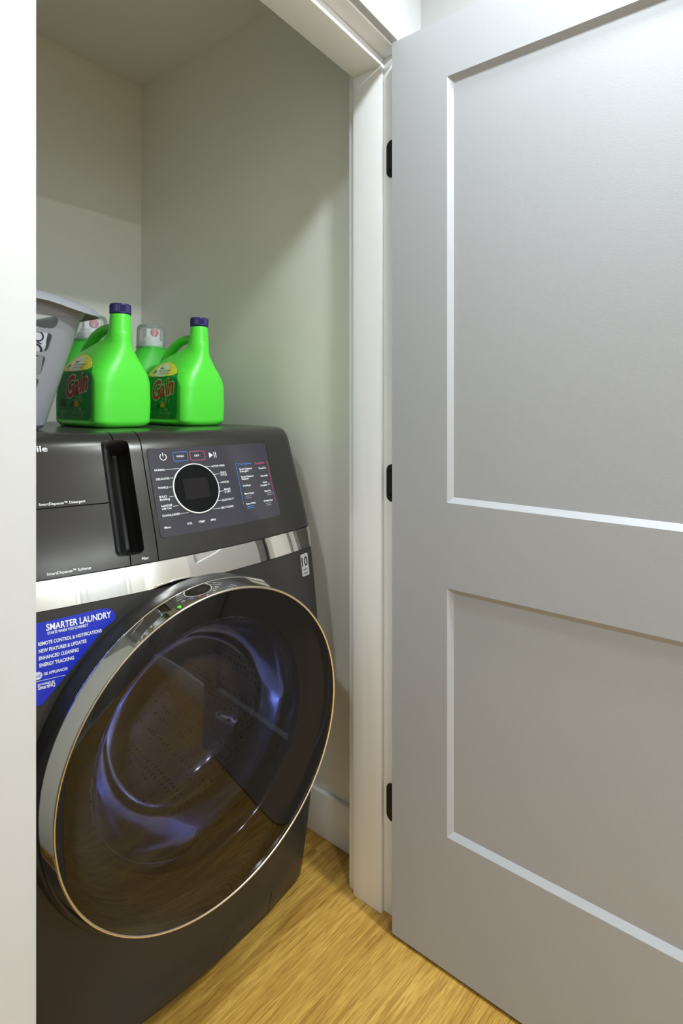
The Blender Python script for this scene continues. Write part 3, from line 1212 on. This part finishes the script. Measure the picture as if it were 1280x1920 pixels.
ring([(.222, .137), (.214, .131), (.207, .118), (.200, .085), (.190, .045), (.172, .012), (.140, -.008), (.09, -.018), (.04, -.022), (0, -.023)], M['bowl'], shell, 'bowl_glass')
# grip recess at the left of the shell
bm = bmesh.new()
tube(bm, [(DC[0] + .276 * math.cos(a), -.104, DC[1] + .276 * math.sin(a)) for a in [PI - .42 + .75 * k / 14 for k in range(15)]], .0085, 10)
obj('door_grip', bm, M['gblack'], shell)
bm = bmesh.new()
for k in range(8):
    a0, a1 = math.radians(219 + k), math.radians(220 + k)
    bm.faces.new([bm.verts.new((DC[0] + r * math.cos(a), -y, DC[1] + r * math.sin(a))) for r, y, a in ((.2722, .1135, a0), (.2722, .1135, a1), (.2945, .1295, a1), (.2945, .1295, a0))])
tg = obj('red_shell_patch', bm, M['red'], shell)  # red patch on the lower left of the black shell
tg['label'] = 'small red patch low on the left of the black door shell'
# gasket and drum behind
ring([(.262, .050), (.250, .046), (.236, .030), (.228, .004), (.236, -.016), (.262, -.028)], M['gasket'], washer, 'door_gasket')
dr = ring([(.232, -.030), (.252, -.036), (.256, -.06), (.256, -.40), (.246, -.425), (.20, -.432), (.19, -.425), (.10, -.425), (.09, -.432), (0, -.432)], M['drum'], washer, 'drum')
for a in (math.radians(205), math.radians(325), math.radians(85)):
    bm = bmesh.new()
    er = Vector((math.cos(a), 0, math.sin(a)))
    et = Vector((-math.sin(a), 0, math.cos(a)))
    c0 = Vector((DC[0], 0, DC[1]))
    sec = [(-.055, .262), (-.030, .225), (-.012, .188), (0, .180), (.012, .188), (.030, .225), (.055, .262)]
    rows = []
    for yv, k in ((.06, .35), (.085, 1.0), (.36, .85), (.40, .30)):
        rows.append([bm.verts.new(c0 + er * (.255 - (.255 - r) * k) + et * q + Vector((0, yv, 0))) for q, r in sec])
    for r0, r1 in zip(rows[:-1], rows[1:]):
        for i in range(len(sec) - 1):
            bm.faces.new((r0[i], r0[i + 1], r1[i + 1], r1[i]))
    bmesh.ops.recalc_face_normals(bm, faces=bm.faces)
    obj('lifter', bm, M['drum'], dr, angle=60)

# ================================================================ GREEN JUGS
TOPZ = 1.1575


def top_z(x, y):
    """height of the washer top under a world point"""
    p = washer_inv @ Vector((x, y, 1.15))
    q = washer_mat @ Vector((p.x, p.y, TOPZ))
    return q.z


bpy.context.view_layer.update()
washer_mat = washer.matrix_world.copy()
washer_inv = washer_mat.inverted()


def level(rz=0.0):
    """rotation of a thing standing on the slightly tilted washer top"""
    return (washer_mat.to_3x3() @ Matrix.Rotation(math.radians(8 + rz), 3, 'Z')).to_euler('XYZ')


def srect(hx, y0, y1, n=40, p=4.5):
    out = []
    cy, hy = (y0 + y1) / 2, (y1 - y0) / 2
    for k in range(n):
        a = 2 * PI * k / n
        c, s = math.cos(a), math.sin(a)
        out.append((hx * math.copysign(abs(c) ** (2 / p), c), cy + hy * math.copysign(abs(s) ** (2 / p), s)))
    return out


def loft(bm, secs):
    rings = [[bm.verts.new((x, y, h)) for x, y in ring_] for h, ring_ in secs]
    n = len(rings[0])
    for a, b in zip(rings[:-1], rings[1:]):
        for i in range(n):
            bm.faces.new((a[i], a[(i + 1) % n], b[(i + 1) % n], b[i]))
    bm.faces.new(rings[0][::-1])
    bm.faces.new(rings[-1])
    bmesh.ops.recalc_face_normals(bm, faces=bm.faces)


def remeshed(bm, voxel, it=8, fac=.5):
    me = bpy.data.meshes.new('tmp')
    bm.to_mesh(me)
    bm.free()
    o = bpy.data.objects.new('tmp', me)
    COL.objects.link(o)
    r = o.modifiers.new('r', 'REMESH')
    r.mode = 'VOXEL'
    r.voxel_size = voxel
    s = o.modifiers.new('s', 'SMOOTH')
    s.factor = fac
    s.iterations = it
    out_ = evaluated(o)
    bpy.data.objects.remove(o)
    return out_


def jug_body():
    bm = bmesh.new()
    S_ = [(0, .066, -.090, .112, 4), (.004, .073, -.096, .119, 4.5), (.012, .0780, -.100, .124, 5), (.06, .0790, -.101, .126, 5), (.108, .0785, -.100, .126, 4.6),
          (.128, .0745, -.098, .124, 4.2), (.143, .0680, -.096, .121, 3.7), (.157, .0595, -.094, .116, 3.2), (.171, .0515, -.092, .106, 2.8), (.185, .0430, -.090, .085, 2.5),
          (.199, .0350, -.088, .045, 2.2), (.212, .0295, -.087, -.006, 2.0), (.226, .0270, -.086, -.030, 2.0)]
    loft(bm, [(h, srect(hx, y0, y1, 48, p)) for h, hx, y0, y1, p in S_])
    lathe(bm, [(0, .14), (.0290, .14), (.0280, .205), (.0260, .235), (.0236, .272), (.0200, .276), (0, .276)], 40, Matrix.Translation((0, -.058, 0)))
    tube(bm, [(0, -.048, .230), (0, -.030, .239), (0, -.006, .2425), (0, .024, .239), (0, .054, .227), (0, .080, .208), (0, .100, .184), (0, .110, .156), (0, .110, .125)],
         [.012, .0125, .013, .0135, .014, .015, .0165, .018, .020], 16)
    me = remeshed(bm, .0026, 7)
    # press the two label fields into the sides
    for v in me.vertices:
        y, h = v.co.y, v.co.z
        rr = .088
        top = h - .092
        dd = math.hypot(y - .015, max(0, top)) if top > 0 else abs(y - .015)
        inset = sstep(.096, .086, dd) * sstep(.006, .016, h)
        for sg in (-1, 1):
            if sg * v.co.x > .0715:
                v.co.x = sg * (sg * v.co.x - (sg * v.co.x - .0715) * inset)
    return me


JB = jug_body()
_bv = bmesh.new()
_bv.from_mesh(JB)
JT = BVHTree.FromBMesh(_bv)


def on_jug(off):
    """label coordinates (a along the jug from the rear to the spout end, b up) on its -X side"""
    def f(a, b):
        y = .015 - a
        hit = JT.ray_cast(Vector((-.3, y, b)), Vector((1, 0, 0)))
        if hit[0] is None:
            return Vector((-.03, y, b))
        return hit[0] + Vector((-off, 0, 0))
    return f


def arch(half, z0, z1, n=20):
    pts = [(-half + .006, z0), (half - .012, z0), (half - .004, z0 + .004), (half, z0 + .014)]
    c = z0 + .095
    for k in range(n + 1):
        a = PI * k / n
        pts.append((half * math.cos(a), c + (z1 - c) * math.sin(a)))
    pts += [(-half, z0 + .010)]
    return pts


def make_jug(label):
    t = thing('detergent_jug', label, 'jug')
    obj('body', JB, M['jug'], t, angle=180)
    bm = bmesh.new()
    lathe(bm, [(0, .2735), (.0238, .2735), (.0250, .2750), (.0250, .2775)], 48, Matrix.Translation((0, -.058, 0)))
    n = 44
    r0, r1 = [], []
    for k in range(2 * n):
        a = PI * k / n
        rr = .0246 if k % 2 else .0236
        r0.append(bm.verts.new((rr * math.cos(a), -.058 + rr * math.sin(a), .2765)))
        r1.append(bm.verts.new((rr * math.cos(a), -.058 + rr * math.sin(a), .2945)))
    for k in range(2 * n):
        bm.faces.new((r0[k - 1], r0[k], r1[k], r1[k - 1]))
    lathe(bm, [(.0246, .2940), (.0236, .2968), (.0215, .2978), (0, .2982)], 48, Matrix.Translation((0, -.058, 0)))
    obj('cap', bm, M['cap'], t, angle=25)
    # label: green arch with a pale yellow crown
    half, z0, z1 = .080, .018, .175
    bm = bmesh.new()
    put_poly(bm, arch(half, z0, z1), on_jug(.0006), .006)
    lb = obj('label', orient(bm, (-1, 0, 0)), M['lgreen'], t, angle=180)
    J8 = on_jug(.0011)
    J11 = on_jug(.0016)
    J14 = on_jug(.0021)
    # crown
    bm = bmesh.new()
    A = [p for p in arch(half - .001, z0, z1) if p[1] > .1375]
    A = sorted(A, key=lambda p: -p[0])
    low = [(A[-1][0] + (A[0][0] - A[-1][0]) * k / 10, .1375 - .005 * math.sin(PI * k / 10)) for k in range(1, 10)]
    put_poly(bm, A + low, J8, .006)
    obj('crown', orient(bm, (-1, 0, 0)), M['lyellow'], lb, angle=180)
    bm = bmesh.new()
    put_poly(bm, [(-.030, .137), (-.012, .1335), (.020, .1335), (.026, .143), (.020, .164), (0, .1715), (-.022, .165), (-.034, .152)], J11, .006)
    obj('crown_center', orient(bm, (-1, 0, 0)), M['lcream'], lb, angle=180)
    bm = bmesh.new()
    put_text(bm, '20%', J14, -.046, .144, size=.012, bold=.01)
    put_text(bm, 'More', J14, -.016, .155, size=.0085, bold=.01)
    put_text(bm, 'ultra concentrated', J14, -.016, .148, width=.055, size=.0075)
    put_text(bm, 'ultra concentr\u00e9', J14, -.010, .1415, width=.046, size=.0065)
    obj('crown_lettering', orient(bm, (-1, 0, 0)), M['ldark'], lb, smooth=False)
    # sun rays, script name
    bm = bmesh.new()
    for k in range(13):
        a = PI * (.06 + .88 * k / 12)
        put_line(bm, (.000 + .012 * math.cos(a), .104 + .010 * math.sin(a)), (.000 + .030 * math.cos(a), .104 + .025 * math.sin(a)), .0011, J8)
    put_text(bm, 'ULTRA', J8, .008, .0685, size=.0078, bold=.015)
    put_text(bm, 'CONCENTR\u00c9', J8, -.002, .0610, width=.036, size=.0080, bold=.015)
    put_text(bm, '146', J8, .022, .0395, size=.0105, bold=.02)
    put_text(bm, 'original', J8, -.066, .0335, size=.0095, bold=.01)
    put_text(bm, '64', J8, .000, .0395, size=.0085, bold=.01)
    for k in range(3):
        put_line(bm, (-.003, .0365 - .0028 * k), (.014, .0365 - .0028 * k), .0010, J8)
        put_line(bm, (.022, .0365 - .0028 * k), (.053 - .003 * k, .0365 - .0028 * k), .0011, J8, 2)
    put_text(bm, '4.31 L (1.13 GAL) 145.7 FL OZ', J8, -.037, .0200, width=.075, size=.0088)
    put_ring(bm, rrect(.038, .0215, .045, .0290, .001, 2), .0012, J8)
    for k in range(4):
        put_line(bm, (-.065, .0290 - .0026 * k), (-.048, .0290 - .0026 * k), .0009, J8)
    # foam stream up the right side
    for k in range(26):
        u = k / 25
        a0 = (.018 + .043 * u - .018 * u * u + .004 * math.sin(9 * k), .052 + .064 * u)
        put_ring(bm, circle(a0[0] + .004, a0[1], .0012 + .0012 * ((k * 7) % 3) / 2, 8), .0006, J8)
    obj('label_lettering', orient(bm, (-1, 0, 0)), M['lpale'], lb, smooth=False)
    for nm, m_, fn, bold in (('logo_outline', M['lcream'], J11, .075), ('logo', M['lred'], J14, .022)):
        bm = bmesh.new()
        for s, x, sz, b in (('G', -.038, .072, .0690), ('a', .0005, .066, .0770), ('i', .0290, .066, .0825), ('n', .0405, .066, .0845)):
            P, T, w_ = text_tris(s, bold)
            P0, T0, w0 = text_tris(s, 0)
            put_text(bm, s, fn, x - (w_ - w0) / 2 * sz * .8, b, width=w_ * sz * .8, size=sz, bold=bold, shear=.16, slope=.14, squash=1.0)
        obj(nm, orient(bm, (-1, 0, 0)), m_, lb, smooth=False)
    # fruit, leaves and blossom
    bm = bmesh.new()
    put_poly(bm, [(.002, .0485), (.022, .0485), (.0235, .056), (.019, .063), (.012, .065), (.006, .060)], J8, .005)
    obj('fruit', orient(bm, (-1, 0, 0)), M['lorange'], lb, angle=180)
    bm = bmesh.new()
    put_poly(bm, [(-.018, .0485), (.000, .0485), (.002, .054), (-.006, .061), (-.012, .057)], J8)
    put_poly(bm, [(.036, .052), (.049, .066), (.052, .077), (.043, .073), (.037, .062)], J8)
    put_poly(bm, [(.034, .104), (.046, .103), (.052, .115), (.048, .128), (.036, .127), (.030, .116)], J8)
    put_poly(bm, [(-.066, .048), (-.038, .048), (-.040, .062), (-.052, .070), (-.064, .064)], J8)
    put_poly(bm, [(-.069, .0255 + .0185), (.0675, .044), (.0675, .0435), (-.069, .0435)], J8)
    obj('leaves', orient(bm, (-1, 0, 0)), M['ldark'], lb, smooth=False)
    bm = bmesh.new()
    for cx_, cy_, r_ in ((.057, .105, .007), (.048, .094, .006), (.060, .092, .0055)):
        put_ring(bm, circle(cx_, cy_, r_, 14), .0028, J11)
    put_line(bm, (.048, .086), (.062, .108), .004, J11, 2)
    put_poly(bm, [(.039, .056), (.046, .064), (.049, .073), (.043, .068)], J11)
    put_poly(bm, [(.036, .118), (.046, .108), (.049, .118), (.042, .126)], J11)
    put_ring(bm, circle(.027, .118, .0052, 14), .0012, J11)
    put_ring(bm, circle(.026, .074, .0045, 14), .0010, J11)
    obj('blossom', orient(bm, (-1, 0, 0)), M['llime'], lb, smooth=False)
    return t


def dup(root, label):
    r = root.copy()
    COL.objects.link(r)
    r['label'] = label
    for ch in list(root.children):
        c = ch.copy()
        COL.objects.link(c)
        c.parent = r
        for g in ch.children:
            d_ = g.copy()
            COL.objects.link(d_)
            d_.parent = c
    return r


def stand(t, x, y, rz=0.0):
    t.location = (x, y, top_z(x, y) + .0004)
    t.rotation_euler = level(rz)


jug1 = make_jug('bright green detergent jug with navy cap beside the grey laundry basket')
jug1['group'] = 'green detergent jugs on the washer'
stand(jug1, .712, 1.268, 0)
jug2 = dup(jug1, 'bright green detergent jug with navy cap, the one farther from the laundry basket')
stand(jug2, .950, 1.268, -2)


def make_softener(label):
    t = thing('softener_bottle', label, 'bottle')
    bm = bmesh.new()
    S_ = [(0, .060, -.042, .042, 3), (.006, .070, -.048, .048, 3.2), (.05, .074, -.050, .050, 3.2), (.15, .072, -.049, .049, 3.2), (.175, .066, -.047, .047, 3), (.198, .055, -.044, .044, 2.6),
          (.218, .046, -.042, .042, 2.2), (.226, .043, -.042, .042, 2), (.236, .042, -.042, .042, 2)]
    loft(bm, [(h, srect(a, b, c, 48, p)) for h, a, b, c, p in S_])
    obj('body', bm, M['jug2'], t, angle=60)
    bm = bmesh.new()
    lathe(bm, [(.0445, .2300), (.0450, .2345), (.0435, .2350), (.0435, .262), (.0428, .288), (.0405, .2975), (.036, .3015), (.020, .3035), (0, .304)], 48)
    obj('clear_cap', bm, M['clear'], t)
    bm = bmesh.new()
    lathe(bm, [(.034, .236), (.034, .252), (.030, .2545), (.026, .2545), (.0255, .2650), (.021, .2665), (0, .2665)], 40)
    bmesh.ops.create_cube(bm, size=1, matrix=Matrix.Translation((0, -.004, .2760)) @ Matrix.Diagonal((.040, .030, .026, 1)))
    sp = obj('spout', bm, M['spout'], t, angle=30)
    bm = bmesh.new()
    lathe(bm, [(0, .004), (.009, .0035), (.0125, .001), (.013, -.002), (0, -.002)], 28, Matrix.Translation((.004, -.0205, .2790)) @ Matrix.Rotation(PI / 2, 4, 'X'))
    obj('button', bm, M['pink'], sp)
    return t


so1 = make_softener('green bottle with clear cap standing behind the jug beside the basket')
so1['group'] = 'green bottles with clear caps behind the jugs'
stand(so1, .772, 1.462, -14)
so2 = dup(so1, 'green bottle with clear cap standing between the two jugs, nearest the back corner')
stand(so2, .972, 1.474, -16)

# ================================================================ LAUNDRY BASKET
BX, BY = .422, 1.335            # centre
bk = thing('laundry_basket', 'grey plastic laundry basket with slotted sides at the left end of the washer top', 'basket', (BX, BY, top_z(BX, BY) + .0004), level())
BH = .246
HX0, HY0, HX1, HY1 = .100, .200, .154, .246        # half sizes at the bottom and at the top
RC = .046


def bsec(t):
    f = t / BH
    return HX0 + (HX1 - HX0) * f, HY0 + (HY1 - HY0) * f


QX, QY, QC = .16, .36, .085       # nominal unrolled lengths: front side, flank, corner
PER = 2 * QX + 2 * QY + 4 * QC


def bwall(s, t, dep=0.0):
    """s runs round the wall starting at the left end of the front side, t up"""
    hx, hy = bsec(t)
    hx -= dep
    hy -= dep
    r = RC - dep * .5
    s = s % PER
    legs = [(QX, 0), (QC, 1), (QY, 0), (QC, 1), (QX, 0), (QC, 1), (QY, 0), (QC, 1)]
    cor = [(-hx + r, -hy), (hx - r, -hy), (hx, -hy + r), (hx, hy - r), (hx - r, hy), (-hx + r, hy), (-hx, hy - r), (-hx, -hy + r)]
    cen = [(hx - r, -hy + r), (hx - r, hy - r), (-hx + r, hy - r), (-hx + r, -hy + r)]
    i = 0
    while s > legs[i][0] + 1e-9:
        s -= legs[i][0]
        i += 1
    f = s / legs[i][0]
    if legs[i][1] == 0:
        a, b = cor[i], cor[(i + 1) % 8]
        x, y = a[0] + (b[0] - a[0]) * f, a[1] + (b[1] - a[1]) * f
    else:
        c = cen[i // 2]
        a = -PI / 2 + (i // 2) * PI / 2 + f * PI / 2
        x, y = c[0] + r * math.cos(a), c[1] + r * math.sin(a)
    return Vector((x, y, t))


holes = []
rows = [(.036, .061), (.069, .104), (.110, .149), (.156, .194)]


def side_holes(s0, s1, n, handle):
    wd = (s1 - s0) / n
    for k in range(n):
        for z0, z1 in rows:
            # the columns splay with the taper
            holes.append(rrect(s0 + k * wd + .010, z0, s0 + (k + 1) * wd - .010, z1, .008, 3))
    hm, hw_ = (s0 + s1) / 2, handle
    holes.append(rrect(hm - hw_, .203, hm + hw_, .228, .010, 4))


side_holes(.002, QX - .002, 2, .070)
side_holes(QX + QC + .004, QX + QC + QY - .004, 4, .07)
side_holes(QX + 2 * QC + QY + .002, 2 * QX + 2 * QC + QY - .002, 2, .070)
side_holes(2 * QX + 3 * QC + QY + .004, 2 * QX + 3 * QC + 2 * QY - .004, 4, .07)
bm = bmesh.new()
for dep in (0, .0028):
    cdt_patch(bm, [(-.00001, .010), (PER - .00002, .010), (PER - .00002, BH), (-.00001, BH)], holes, (lambda dd: (lambda a, b, d_: bwall(a, b, dd + d_)))(dep), .014, .0028 if dep == 0 else None)
bmesh.ops.remove_doubles(bm, verts=bm.verts, dist=2e-4)
bmesh.ops.recalc_face_normals(bm, faces=bm.faces)
obj('wall', bm, M['basket'], bk, angle=40)


def loop_at(t, grow, z, n=72):
    out_ = []
    for k in range(n):
        p = bwall(PER * k / n, t)
        hx, hy = bsec(t)
        q = Vector((p.x * (hx + grow) / hx, p.y * (hy + grow) / hy, z))
        out_.append(q)
    return out_


bm = bmesh.new()
rings = [loop_at(.012, -.10, .004), loop_at(.012, -.018, .004), loop_at(0, -.008, .0004), loop_at(.0, -.002, .004), loop_at(.012, .0, .013)]
rr = [[bm.verts.new(p) for p in l] for l in rings]
for a, b in zip(rr[:-1], rr[1:]):
    for i in range(len(a)):
        bm.faces.new((a[i - 1], a[i], b[i], b[i - 1]))
bm.faces.new(rr[0])
bmesh.ops.recalc_face_normals(bm, faces=bm.faces)
obj('base', bm, M['basket'], bk, angle=60)
bm = bmesh.new()


def arc_up(p):
    """rim rises towards the middle of each side"""
    f = min(abs(abs(p.x) - HX1) / HX1, 1)
    return .016 * sstep(.05, .9, min(1, f * 1.2))


prof_r = [(-.004, BH - .016), (-.004, BH + .001), (.002, BH + .008), (.009, BH + .011), (.016, BH + .0085), (.022, BH + .002), (.026, BH - .009), (.0238, BH - .010), (.0195, BH - .001), (.012, BH + .004), (.004, BH - .001), (-.0015, BH - .016)]
rr = []
for g, z in prof_r:
    l = loop_at(BH, g, z, 96)
    for p in l:
        p.z += arc_up(p) * (1 if z > BH - .012 else .0)
    rr.append([bm.verts.new(p) for p in l])
for a, b in zip(rr, rr[1:] + rr[:1]):
    for i in range(len(a)):
        bm.faces.new((a[i - 1], a[i], b[i], b[i - 1]))
bmesh.ops.recalc_face_normals(bm, faces=bm.faces)
obj('rim', bm, M['basket'], bk, angle=60)
bm = bmesh.new()
# carton and bottle standing in the basket
zb = top_z(BX, BY) + .0068
ct = thing('carton', 'white carton with black lettering leaning inside the laundry basket', 'carton', (.463, 1.262, zb + .0088), (0, math.radians(10), 0))
cb = obj('box', bxs(((-.054, -.045, 0), (.054, .045, .212)), bev=.002), M['carton'], ct)
bm = bmesh.new()
CF = lambda a, b: Vector((a, -.0456, b))
put_text(bm, 'Q', CF, .022, .180, size=.034)
put_text(bm, 'DO', CF, -.010, .148, size=.040, bold=.01)
put_text(bm, 'LE', CF, .014, .118, size=.030)
put_text(bm, '2', CF, .032, .092, size=.024)
obj('carton_lettering', orient(bm, (0, -1, 0)), M['cartonink'], ct, smooth=False)
bt = thing('blue_bottle', 'small blue bottle with grey cap inside the laundry basket', 'bottle', (.474, 1.182, zb), level())
bm = bmesh.new()
lathe(bm, [(0, 0), (.027, 0), (.030, .004), (.030, .062), (.027, .070), (.016, .076), (.014, .080), (0, .080)], 36)
obj('body', bm, M['bluebox'], bt)
bm = bmesh.new()
lathe(bm, [(.0235, .073), (.0245, .0745), (.0245, .092), (.022, .095), (0, .0955)], 36)
obj('cap', bm, M['greycap'], bt)
